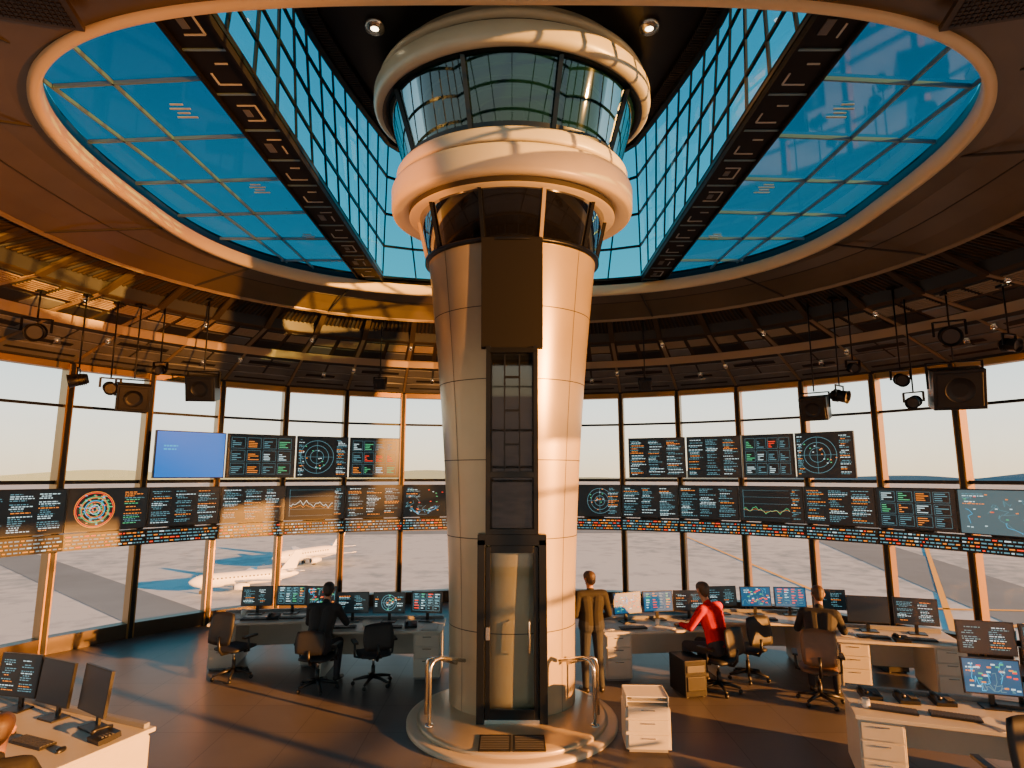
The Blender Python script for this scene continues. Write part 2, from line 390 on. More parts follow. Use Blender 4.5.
def slab(z0,z1,hw,m,dy=0,n=8,dep=.3):
    zs=[z0+(z1-z0)*i/n for i in range(n+1)]; vs=[];fs=[]
    for z in zs: vs+=[(-hw,fy(z)-dy+dep,z),(-hw,fy(z)-dy,z),(hw,fy(z)-dy,z),(hw,fy(z)-dy+dep,z)]
    for i in range(n):
        for k in range(3): fs.append((4*i+k,4*i+k+1,4*i+5+k,4*i+4+k))
    fs.append((0,3,2,1)); fs.append((4*n,4*n+1,4*n+2,4*n+3)); mb.add(vs,fs,m)
slab(4.9,6.42,.42,'strip_black')
slab(2.42,4.9,.34,'black_plastic',-.02)
for x in(-.37,.37):
    zs=[2.42+2.5*i/8 for i in range(9)]
    for a,b in zip(zs,zs[1:]): mb.bar((x*.86,fy(a)-.02,a),(x*.86,fy(b)-.02,b),.06,.1,'black_frame')
for z in (2.46,3.2,4.86): mb.box((0,fy(z)-.03,z),(.66,.08,.07),'black_frame')
for (a,b) in((2.5,3.16),(3.24,4.82)):
    mb.quad((-.27,fy(a)-.01,a),(.27,fy(a)-.01,a),(.27,fy(b)-.01,b),(-.27,fy(b)-.01,b),'slot_glass')
for x in(-.1,.1): mb.bar((x,fy(3.25)-.02,3.25),(x,fy(4.8)-.02,4.8),.02,.02,'black_frame')
for z in(3.6,4.05,4.5): mb.box((0,fy(z)-.02,z),(.2,.03,.03),'black_frame')
tower=mb.obj('control_tower_column')
mb=MB(); yd=8.06
mb.box((-.40,yd+.12,1.24),(.1,.3,2.24),'black_frame'); mb.box((.40,yd+.12,1.24),(.1,.3,2.24),'black_frame')
mb.box((0,yd+.12,2.36),(.9,.3,.14),'black_frame'); mb.box((0,yd+.12,.14),(.7,.26,.05),'steel')
for x in(-.31,.31): mb.box((x,yd+.02,1.22),(.06,.05,2.1),'black_frame')
mb.box((0,yd+.02,.22),(.56,.05,.12),'black_frame'); mb.box((0,yd+.02,2.24),(.56,.05,.1),'black_frame'); 
mb.quad((-.28,yd+.02,.26),(.28,yd+.02,.26),(.28,yd+.02,2.2),(-.28,yd+.02,2.2),'door_glass')
mb.box((0,yd+.24,1.25),(.68,.02,2.1),'desk_white'); mb.box((0,yd+.225,1.05),(.5,.012,.03),'desk_grey'); mb.box((-.05,yd+.225,.65),(.34,.012,.5),'desk_grey'); mb.box((.16,yd+.225,1.5),(.2,.012,.5),'ceil_grey')
mb.box((0,yd+.14,2.27),(.5,.1,.02),'lamp_glow')  # added glow strip; with the pale backing it imitates a lit interior
mb.tube([(.22,yd-.01,.95),(.22,yd-.06,.97),(.22,yd-.06,1.35),(.22,yd-.01,1.37)],.012,'steel')
mb.box((-.31,yd-.03,1.2),(.05,.03,.16),'steel')
mb.obj('door_1',.004,parent=tower)
mb=MB(); pc=(0,8.5)
mb.lathe([(0,.12),(1.2,.12),(1.24,.11),(1.25,.09),(1.25,.06)],'cream_metal',pc); mb.lathe([(1.25,.06),(1.36,.06),(1.38,.05),(1.38,.0)],'ring_white',pc)
for x in(-.2,.2):
    mb.box((x,7.5,.125),(.37,.42,.012),'ceil_dark')
    for q in range(8): mb.box((x,7.34+q*.046,.133),(.33,.012,.006),'key_grey')
mb.obj('tower_base_platform',parent=tower)
for s in(-1,1):
    mb=MB()
    path=[(s*1.03,8.0,.11),(s*1.03,8.0,.75),(s*1.02,8.01,.82),(s*.98,8.06,.87),(s*.92,8.12,.88),(s*.62,8.36,.78)]
    mb.tube(path,.024,'steel'); mb.lathe([(0,.14),(.05,.14),(.055,.12)],'steel',(s*1.03,8.0),n=16)
    mb.tube([(s*1.12,8.35,.11),(s*1.12,8.35,.72),(s*1.1,8.34,.8),(s*1.05,8.33,.83),(s*.72,8.38,.74)],.02,'steel')
    mb.obj('handrail',parent=tower)
# ---------------------------------------------------------------- screens content
def content(mb,w,h,kind,rg,e=.004,big=1.):
    def q(x,z,ww,hh,m):
        x0,x1=max(-w/2+.01,x),min(w/2-.01,x+ww); z0,z1=max(-h/2+.01,z),min(h/2-.01,z+hh)
        if x1>x0 and z1>z0: mb.quad((x0,-e,z0),(x1,-e,z0),(x1,-e,z1),(x0,-e,z1),m)
    def text(x,z,ww,hh,row=.036,cols=('px_dim','px_white','px_dim','px_dim','px_dim','px_dim','px_white','px_orange')):
        zz=z+hh-row
        while zz>z:
            xx=x+rg.choice((0,0,.03)); L=x+ww*rg.uniform(.4,1)
            c=rg.choice(cols)
            while xx<L:
                l=rg.uniform(.015,.07)*big; q(xx,zz,min(l,L-xx),row*.4,c); xx+=l+.016*big
            zz-=row*rg.choice((1,1,1,1.8))
    def line(pts,wd,m):
        for (a,b),(c,d) in zip(pts,pts[1:]):
            L=math.hypot(c-a,d-b)
            if L<1e-6: continue
            nx,nz=-(d-b)/L*wd/2,(c-a)/L*wd/2
            mb.quad((a-nx,-e,b-nz),(c-nx,-e,d-nz),(c+nx,-e,d+nz),(a+nx,-e,b+nz),m)
    def circ(x,z,r,wd,m,n=28): line([(x+r*math.cos(2*pi*i/n),z+r*math.sin(2*pi*i/n)) for i in range(n+1)],wd,m)
    if kind=='text':
        k=3 if w>1 else 2
        for i in range(k): text(-w/2+.03+i*w/k,-h/2+.03,w/k-.06,h-.06,.036*big)
    elif kind=='radar':
        r=h*.42; x=-w*.12*rg.choice((-1,1,0))
        for f,c in((1,'px_dim'),(.7,'px_dim'),(.4,'px_dim')): circ(x,0,r*f,.008,c)
        line([(x-r,0),(x+r,0)],.005,'px_dim'); line([(x,-r),(x,r)],.005,'px_dim')
        for _ in range(14):
            a=rg.uniform(0,6.28); d=r*rg.uniform(.1,.95); q(x+d*math.cos(a),d*math.sin(a),.03,.018,rg.choice(('px_white','px_green','px_orange')))
        text(w*.28,-h/2+.03,w*.2,h-.06); text(-w/2+.02,-h/2+.03,w*.12,h-.06)
    elif kind=='hot':
        r=h*.45; x0=-w*.18
        for f,c in((1,'px_orange'),(.93,'px_red'),(.72,'px_green'),(.66,'px_orange'),(.5,'px_cyan'),(.42,'px_orange'),(.25,'px_white'),(.12,'px_red')): circ(x0,0,r*f,.013,c)
        for i in range(130):
            a=rg.uniform(0,6.28); d=r*rg.uniform(.1,.9); q(x0+d*math.cos(a)-.02,d*math.sin(a),.035,.018,rg.choice(('px_red','px_green','px_orange','px_cyan','px_green')))
        text(w*.2,-h/2+.03,w*.27,h-.06,.036,('px_orange','px_dim','px_green'))
    elif kind=='graph':
        for i in range(5): line([(-w*.45,-h*.4+i*h*.2),(w*.3,-h*.4+i*h*.2)],.003,'px_dim')
        z=-h*.1; pts=[]
        for i in range(30): z+=rg.uniform(-.06,.07); z=max(-h*.3,min(h*.34,z)); pts.append((-w*.45+i*w*.75/29,z))
        line(pts,.008,rg.choice(('px_white','px_green'))); line([(a,b*.5-.08) for a,b in pts],.005,'px_orange')
        line([(-w*.45,-h*.42),(-w*.45,h*.42)],.006,'px_dim'); text(w*.33,-h/2+.03,w*.15,h-.06)
    elif kind=='map':
        for _ in range(10):
            x,z=rg.uniform(-w*.45,w*.4),rg.uniform(-h*.4,h*.35); pts=[(x,z)]
            for _ in range(5): x+=rg.uniform(-.15,.2)*w*.5; z+=rg.uniform(-.1,.1); x=max(-w*.47,min(w*.47,x)); z=max(-h*.45,min(h*.45,z)); pts.append((x,z))
            line(pts,.006,rg.choice(('px_dim','px_cyan','px_dim')))
        for _ in range(26): q(rg.uniform(-w*.46,w*.42),rg.uniform(-h*.44,h*.4),.04,.016,rg.choice(('px_green','px_red','px_orange','px_white')))
        text(-w*.46,h*.1,w*.3,h*.36)
    elif kind=='blocks':
        nx=4
        for i in range(nx):
            for j in range(3):
                x=-w*.46+i*w*.235; z=-h*.44+j*h*.31
                c=rg.choice(('px_dim','px_dim','px_orange','px_dim','px_white','px_red','px_green'))
                line([(x,z),(x+w*.2,z),(x+w*.2,z+h*.26),(x,z+h*.26),(x,z)],.004,'px_dim')
                for q2 in range(4): q(x+.02,z+.03+q2*.04,rg.uniform(.03,w*.17),.014,c)
    elif kind=='blue':
        text(-w*.4,h*.05,w*.2,h*.2,.07,('px_cyan',))
    elif kind=='ticker':
        for row in range(4):
            xx=-w/2+.02
            while xx<w/2-.04:
                l=rg.uniform(.02,.10); q(xx,h/2-.06-row*.064,l,.022,rg.choice(('px_dim','px_dim','px_white','px_orange','px_red','px_dim','px_orange','px_dim','px_dim'))); xx+=l+.025
RS=9.52
kinds={-9:'text',-8:'text',-7:'hot',-6:'text',-5:'text',-4:'graph',-3:'text',-2:'map',-1:'text',0:'text',1:'radar',2:'text',3:'text',4:'graph',5:'text',6:'blocks',7:'map2',8:'text'}
for k in range(-10,10):
    mb=MB(); am=(k+.5)*DA; p=wall_pt(am,RS*math.cos(DA/2)); w=2*RS*math.sin(DA/2)-.015
    B=Matrix.Translation((p[0],p[1],0))@Matrix.Rotation(-am,4,'Z')
    mb.M=B
    mb.box((0,.06,2.55),(w,.10,.80),'black_plastic'); mb.box((0,.05,1.98),(w+.01,.12,.30),'black_plastic')
    mb.box((0,.16,2.3),(.5,.14,.5),'black_frame')
    kd=kinds.get(k,R.choice(('text','graph','blocks','map','radar')))
    mb.M=B@Matrix.Translation((0,.004,2.55))
    bg='screen_aerial' if kd=='map2' else 'screen_bg'
    mb.quad((-w/2+.02,0,-.38),(w/2-.02,0,-.38),(w/2-.02,0,.38),(-w/2+.02,0,.38),bg)
    content(mb,w-.06,.74,'map' if kd=='map2' else kd,R)
    mb.M=B@Matrix.Translation((0,-.013,1.98))
    content(mb,w,.28,'ticker',R)
    mb.obj('video_wall_display')
RU=9.45
def upper(a0,a1,kd,bg='screen_bg'):
    mb=MB(); am=math.radians((a0+a1)/2); hw=math.radians(abs(a1-a0)/2); p=wall_pt(am,RU*math.cos(hw)); w=2*RU*math.sin(hw)-.02
    B=Matrix.Translation((p[0],p[1],3.62))@Matrix.Rotation(-am,4,'Z'); mb.M=B
    mb.box((0,.05,0),(w,.09,.98),'black_plastic')
    for x in(-w*.3,w*.3): mb.box((x,.2,0),(.06,.28,.1),'black_frame')
    mb.quad((-w/2+.02,0,-.47),(w/2-.02,0,-.47),(w/2-.02,0,.47),(-w/2+.02,0,.47),bg)
    content(mb,w-.05,.92,kd,R)
    mb.obj('wall_display')
upper(-50.2,-41.7,'blue','screen_blue'); upper(-41.6,-32.5,'blocks'); upper(-32.4,-25,'radar'); upper(-24.9,-17.4,'blocks')
upper(18,26.5,'text'); upper(26.6,34.3,'text'); upper(34.4,41.2,'blocks'); upper(41.3,48.5,'radar')
# ---------------------------------------------------------------- hanging fixtures
GRID=[CP(2*pi*i/172,j/40) for i in range(172) for j in range(41)]
def ceil_z(x,y):
    return min(GRID,key=lambda p:(p.x-x)**2+(p.y-y)**2).z
ca,sa=math.cos(math.radians(8.6)),math.sin(math.radians(8.6))
def hang(x,y,z,kind,size=.3,yaw=0,tilt=15):
    mb=MB(); zc=ceil_z(x,y); 
    mb.M=T(x,y,0,0); mb.tube([(0,0,zc+.02),(0,0,z+size*.75)],.015,'black_frame'); mb.box((0,0,zc-.01),(.14,.14,.04),'black_frame')
    mb.M=Matrix.Translation((x,y,z))@Matrix.Rotation(math.radians(yaw),4,'Z')
    s=size
    mb.bar((-s*.62,0,s*.7),(s*.62,0,s*.7),.04,.025,'black_frame')
    for e in(-1,1): mb.bar((e*s*.62,0,s*.72),(e*s*.62,0,0),.04,.02,'black_frame')
    mb.M=mb.M@Matrix.Rotation(math.radians(tilt),4,'X')
    if kind=='speaker':
        mb.box((0,0,0),(s*1.15,s*.8,s*1.05),'black_plastic')
        mb.box((0,-s*.41,0),(s*1.0,.02,s*.9),'ceil_dark')
        mb.M=mb.M@Matrix.Translation((0,-s*.42,0))@Matrix.Rotation(pi/2,4,'X')
        mb.lathe([(0,.0),(s*.12,.0),(s*.3,.01),(s*.33,.02)],'black_plastic',n=20)
        mb.obj('hanging_speaker',.01)
    else:
        mb.M=mb.M@Matrix.Rotation(pi/2,4,'X')
        mb.lathe([(0,-s*.55),(s*.3,-s*.55),(s*.36,-s*.3),(s*.42,s*.5),(s*.46,s*.52),(s*.42,s*.45),(s*.36,s*.3),(0,s*.28)],'black_plastic',n=20)
        mb.lathe([(0,s*.3),(s*.34,s*.3)],'key_grey',n=20)
        for q in range(4): mb.lathe([(s*.34,-s*.4+q*s*.1),(s*.44,-s*.38+q*s*.1),(s*.34,-s*.36+q*s*.1)],'black_frame',n=20)
        mb.obj('stage_spotlight')
def atpx(px,py,d):
    v=384-py; u=px-512; f=600; fw=f*ca-v*sa; up=v*ca+f*sa; return (u*d/fw,d,3.2+d*up/fw)
for px,py,k,spx,yw in [(78,380,'lamp',16,-60),(110,388,'lamp',14,40),(133,397,'speaker',25,35),(203,388,'speaker',24,10),(36,332,'lamp',20,30),(160,370,'lamp',11,0),
     (380,384,'speaker',10,0),(815,408,'speaker',22,-40),(840,396,'lamp',15,40),(901,380,'lamp',14,-20),(914,402,'lamp',14,-50),(956,388,'speaker',38,-25),(950,336,'lamp',22,-30),(645,385,'speaker',10,0),(1010,345,'lamp',16,20),(853,368,'lamp',11,0)]:
    best=None
    for i in range(60,150):
        d=i/10; x,y,z=atpx(px,py,d)
        if math.hypot(x,y-WC)>9.0: break
        cz=ceil_z(x,y); e=abs(cz-z-.75)
        if best is None or e<best[0]: best=(e,d)
    d=best[1]; x,y,z=atpx(px,py,d); hang(x,y,z,k,spx*d/600,yw)
# ---------------------------------------------------------------- furniture
def desk(x,y,rot,w,d=.85,peds=(-1,1)):
    mb=MB(); mb.M=T(x,y,0,rot)
    mb.box((0,0,.73),(w,d,.04),'desk_white'); mb.box((0,d/2-.03,.42),(w-.1,.02,.5),'desk_white')
    mb.box((0,d/2-.06,.77),(w*.96,.06,.05),'desk_grey')
    for s in(-1,1):
        if s in peds:
            cx=s*(w/2-.24)
            mb.box((cx,0,.37),(.42,d-.1,.66),'desk_white'); mb.box((cx,0,.025),(.38,d-.16,.05),'desk_grey')
            for q,(z,h) in enumerate(((.60,.16),(.42,.16),(.2,.24))):
                mb.box((cx,-d/2+.042,z),(.38,.02,h),'desk_white'); mb.box((cx,-d/2+.025,z+h/2-.03),(.14,.015,.012),'steel')
        else:
            mb.box((s*(w/2-.04),0,.355),(.04,d-.08,.71),'desk_white')
    mb.obj('control_desk',.006)
def monitor(x,y,rot,w=.54,h=.34,kind='text',z=.75,bg='screen_bg',lift=.14,stand=True):
    mb=MB(); B=T(x,y,z,rot); mb.M=B
    if stand:
        mb.box((0,.03,.008),(.24,.18,.016),'black_plastic'); mb.box((0,.07,lift/2+.05),(.05,.025,lift+.12),'black_plastic')
    mb.M=B@Matrix.Translation((0,0,lift+h/2))@Matrix.Rotation(math.radians(-6),4,'X')
    mb.box((0,.022,0),(w,.03,h),'black_plastic'); mb.box((0,.045,0),(w*.55,.03,h*.55),'black_plastic')
    mb.quad((-w/2+.012,.006,-h/2+.014),(w/2-.012,.006,-h/2+.014),(w/2-.012,.006,h/2-.012),(-w/2+.012,.006,h/2-.012),bg)
    if kind!='off': content(mb,w-.03,h-.04,kind,R,e=-.004,big=.6)
    mb.obj('computer_monitor')
def keyboard(x,y,rot,z=.75):
    mb=MB(); mb.M=T(x,y,z,rot); mb.box((0,0,.012),(.44,.15,.02),'black_plastic')
    for i in range(14):
        for j in range(5): mb.box((-.2+i*.0308,-.055+j*.0275,.025),(.025,.022,.008),'key_grey')
    mb.obj('keyboard')
def phone(x,y,rot):
    mb=MB(); mb.M=T(x,y,.75,rot); mb.box((0,0,.03),(.2,.2,.05),'black_plastic',Matrix.Rotation(.15,3,'X'))
    for i in range(3):
        for j in range(4): mb.box((.03+i*.025,-.06+j*.03,.06),(.018,.018,.008),'key_grey')
    mb.tube([(-.06,-.09,.075),(-.06,-.05,.09),(-.06,.05,.09),(-.06,.09,.075)],[.024,.016,.016,.024],'black_plastic'); mb.obj('desk_telephone')
def papers(x,y,rot):
    mb=MB(); mb.M=T(x,y,.751,rot)
    for i in range(4): mb.box((i*.01,i*.004,.002+i*.003),(.21,.297,.002),'paper',Matrix.Rotation(i*.08,3,'Z'))
    mb.obj('paper_stack')
def mouse(x,y,rot):
    mb=MB(); mb.M=T(x,y,.75,rot); mb.lathe([(.032,0),(.034,.012),(.028,.026),(.012,.034),(0,.035)],'black_plastic',ys=1.7,n=16); mb.obj('computer_mouse')
def mug(x,y):
    mb=MB(); mb.M=T(x,y,.75,R.uniform(0,360)); mb.lathe([(0,0),(.036,0),(.04,.02),(.04,.095),(.036,.095),(.034,.015),(0,.012)],'paper',n=20)
    mb.tube([(.038,0,.075),(.065,0,.07),(.068,0,.04),(.038,0,.025)],.006,'paper'); mb.obj('coffee_mug')
def pc(x,y,rot,m='black_plastic'):
    mb=MB(); mb.M=T(x,y,0,rot); mb.box((0,0,.27),(.34,.5,.5),m); mb.box((0,-.255,.4),(.28,.02,.1),'key_grey'); mb.box((0,-.255,.2),(.28,.02,.2),'ceil_dark')
    for a in(-.13,.13):
        for b in(-.2,.2): mb.box((a,b,.01),(.04,.04,.02),'key_grey')
    mb.obj('computer_tower',.01)
def chair(x,y,rot,m='chair_black',bh=.6):
    mb=MB(); mb.M=T(x,y,0,rot)
    for i in range(5):
        a=2*pi*i/5+.3; d=Vector((math.cos(a),math.sin(a),0))
        mb.tube([d*.03+Vector((0,0,.12)),d*.15+Vector((0,0,.11)),d*.3+Vector((0,0,.075))],[.03,.024,.018],'black_plastic')
        c=d*.3
        mb.M=mb.M@Matrix.Translation((c.x,c.y,.03))@Matrix.Rotation(a,4,'Z')@Matrix.Rotation(pi/2,4,'X')
        mb.lathe([(0,-.022),(.028,-.022),(.03,0),(.028,.022),(0,.022)],'black_plastic',n=14); mb.M=T(x,y,0,rot)
    mb.tube([(0,0,.1),(0,0,.28)],.03,'black_plastic'); mb.tube([(0,0,.28),(0,0,.42)],.018,'steel')
    mb.box((0,0,.415),(.2,.26,.03),'black_plastic')
    def cushion(cx,cy,cz,w,d,h,rot=None,bow=0):
        n=8; vs=[];fs=[]
        for sgn in(-1,1):
            for i in range(n+1):
                for j in range(n+1):
                    u=-1+2*i/n; v=-1+2*j/n
                    e=(1-abs(u)**4)*(1-abs(v)**4)
                    ux=u*math.sqrt(1-.22*v*v); vx=v*math.sqrt(1-.22*u*u)
                    p=Vector((ux*w/2,vx*d/2,sgn*h/2*(.35+.65*e)+bow*u*u))
                    if rot: p=rot@p
                    vs.append(p+Vector((cx,cy,cz)))
        N=(n+1)**2
        for i in range(n):
            for j in range(n):
                a=i*(n+1)+j; b=a+n+1
                fs.append((a,a+1,b+1,b)); fs.append((N+a,N+b,N+b+1,N+a+1))
        rim=[(i,0) for i in range(n)]+[(n,j) for j in range(n)]+[(i,n) for i in range(n,0,-1)]+[(0,j) for j in range(n,0,-1)]
        for q in range(len(rim)):
            a=rim[q][0]*(n+1)+rim[q][1]; r2=rim[(q+1)%len(rim)]; b=r2[0]*(n+1)+r2[1]; fs.append((a,b,N+b,N+a))
        mb.add(vs,fs,m,True)
    cushion(0,.02,.455,.5,.5,.09,None,.012)
    rb=Matrix.Rotation(math.radians(80),3,'X')
    cushion(0,-.27,.5+bh/2+.06,.46,bh,.08,rb,.03)
    mb.tube([(0,-.1,.41),(0,-.26,.42),(0,-.32,.5),(0,-.33,.5+bh*.4)],.022,'black_plastic')
    for s in(-1,1):
        mb.tube([(s*.2,0,.42),(s*.29,0,.44),(s*.3,-.03,.64)],.018,'black_plastic'); mb.box((s*.3,-.0,.66),(.07,.27,.03),'black_plastic')
    mb.obj('office_chair')
desk(-4.15,11.0,8,1.95,.9); desk(-2.1,10.42,2,1.95,.9,(1,))
monitor(-4.55,11.15,4,kind='text'); monitor(-3.95,11.2,0,kind='blocks'); monitor(-3.4,11.15,-5,kind='map')
monitor(-2.7,10.6,6,kind='text'); monitor(-2.08,10.58,-2,kind='radar'); monitor(-1.45,10.62,-10,kind='blocks')
for x,y in((-4.4,10.75),(-3.8,10.85),(-2.75,10.2),(-2.0,10.2)): keyboard(x,y,5)
papers(-4.85,10.85,20); papers(-1.35,10.2,-10); phone(-1.65,10.25,10); phone(-4.1,10.8,10); mug(-2.4,10.3); mug(-4.75,11.1); papers(-3.5,10.75,-15)
chair(-4.45,10.15,-20,bh=.5); chair(-2.15,9.85,25,bh=.4) ; chair(-2.95,9.65,-8,bh=.34); pc(-3.2,10.85,0)
desk(2.35,10.45,6,1.9,.9,(-1,)); desk(4.3,10.95,-6,2.0,.9,(1,)); desk(5.85,9.75,-14,1.75,.95,(-1,1))
monitor(1.95,10.55,22,kind='map',bg='screen_map'); monitor(2.5,10.7,10,kind='blocks',bg='screen_map'); monitor(3.05,10.75,0,kind='text')
monitor(3.75,11.15,6,kind='text'); monitor(4.33,11.1,0,kind='map',bg='screen_map'); monitor(4.92,11.05,-6,kind='blocks',bg='screen_map'); monitor(5.5,10.85,-12,kind='text')
monitor(5.65,9.95,-14,.6,.4,kind='off'); monitor(6.3,9.78,-20,.6,.4,kind='text')
for x,y,r in((1.95,10.15,10),(2.9,10.35,10),(4.3,10.75,-5),(5.5,9.6,-14),(6.1,9.45,-14)): keyboard(x,y,r)
papers(1.6,10.2,12); papers(6.45,9.3,30); papers(5.15,9.75,-30); phone(5.8,9.4,-14); mug(2.4,10.35); mug(5.2,10.0); papers(2.45,10.15,35)
chair(3.1,9.55,38,bh=.40); chair(4.38,9.08,-22,'chair_tan',.5); pc(2.62,9.5,12); pc(6.3,10.6,0); chair(3.75,10.1,20,bh=.45)
def L(cx,cy,lx,ly,r): 
    r=math.radians(r); return (cx+lx*math.cos(r)-ly*math.sin(r),cy+lx*math.sin(r)+ly*math.cos(r))
FL=(-4.85,6.35)
desk(*FL,-22,2.5,1.0)
for lx,k,rr in((-.5,'text',-6),(.1,'off',-18),(.7,'off',-26)):
    x,y=L(*FL,lx,.22,-22); monitor(x,y,rr-6,.52,.42,kind=k)
    x,y=L(*FL,lx-.15,-.2,-22); keyboard(x,y,-22)
x,y=L(*FL,.95,-.2,-22); mouse(x,y,0); x,y=L(*FL,-1.05,-.1,-22); papers(x,y,0)
x,y=L(*FL,1.08,.1,-22); phone(x,y,-30)
FR=(4.78,6.68)
desk(*FR,-20,2.3,.95)
for lx,ly,z,k in((.28,.22,.75,'map'),(.85,.22,.75,'text')):
    x,y=L(*FR,lx,ly,-20); monitor(x,y,-16,.54,.36,kind=k,bg='screen_map',z=z); monitor(x,y+.02,-16,.54,.34,kind='text' if k=='map' else 'blocks',z=1.11,lift=.18,stand=False)
mb=MB(); x,y=L(*FR,.56,.36,-20); mb.M=T(x,y,.75,-20); mb.box((0,0,.02),(.5,.22,.04),'black_plastic'); mb.tube([(0,0,.03),(0,0,.78)],.025,'steel'); mb.box((0,-.03,.66),(.9,.03,.06),'black_plastic'); mb.box((0,-.03,.3),(.9,.03,.06),'black_plastic'); mb.obj('monitor_stand')
for lx,ly in((-.75,-.2),(-.2,-.2),(.45,-.25)):
    x,y=L(*FR,lx,ly,-20); keyboard(x,y,-25)
for lx,ly in((-.9,.15),(-.55,.14),(-.2,.2)):
    x,y=L(*FR,lx,ly,-20); phone(x,y,-10)
x,y=L(*FR,.12,-.3,-20); papers(x,y,10); x,y=L(*FR,-1.0,-.2,-20); mug(x,y)
chair(4.5,5.75,-10)
mb=MB(); mb.M=T(1.6,7.72,0,-3)@Matrix.Scale(.9,4)
mb.box((0,0,.3),(.58,.46,.5),'desk_white'); mb.box((0,0,.03),(.5,.4,.05),'desk_grey')
for z in(.16,.34,.5): mb.box((0,-.235,z),(.52,.02,.14),'desk_white'); mb.box((0,-.25,z+.03),(.18,.015,.015),'steel')
for z in(.56,.62,.68): mb.box((0,0,z),(.54,.42,.012),'paper'); 
for a in(-.27,.27): mb.box((a,0,.62),(.015,.44,.15),'desk_white')
mb.box((0,.21,.62),(.54,.015,.15),'desk_white'); mb.box((0,-.01,.65),(.4,.3,.03),'desk_grey')
mb.obj('file_cabinet',.005)
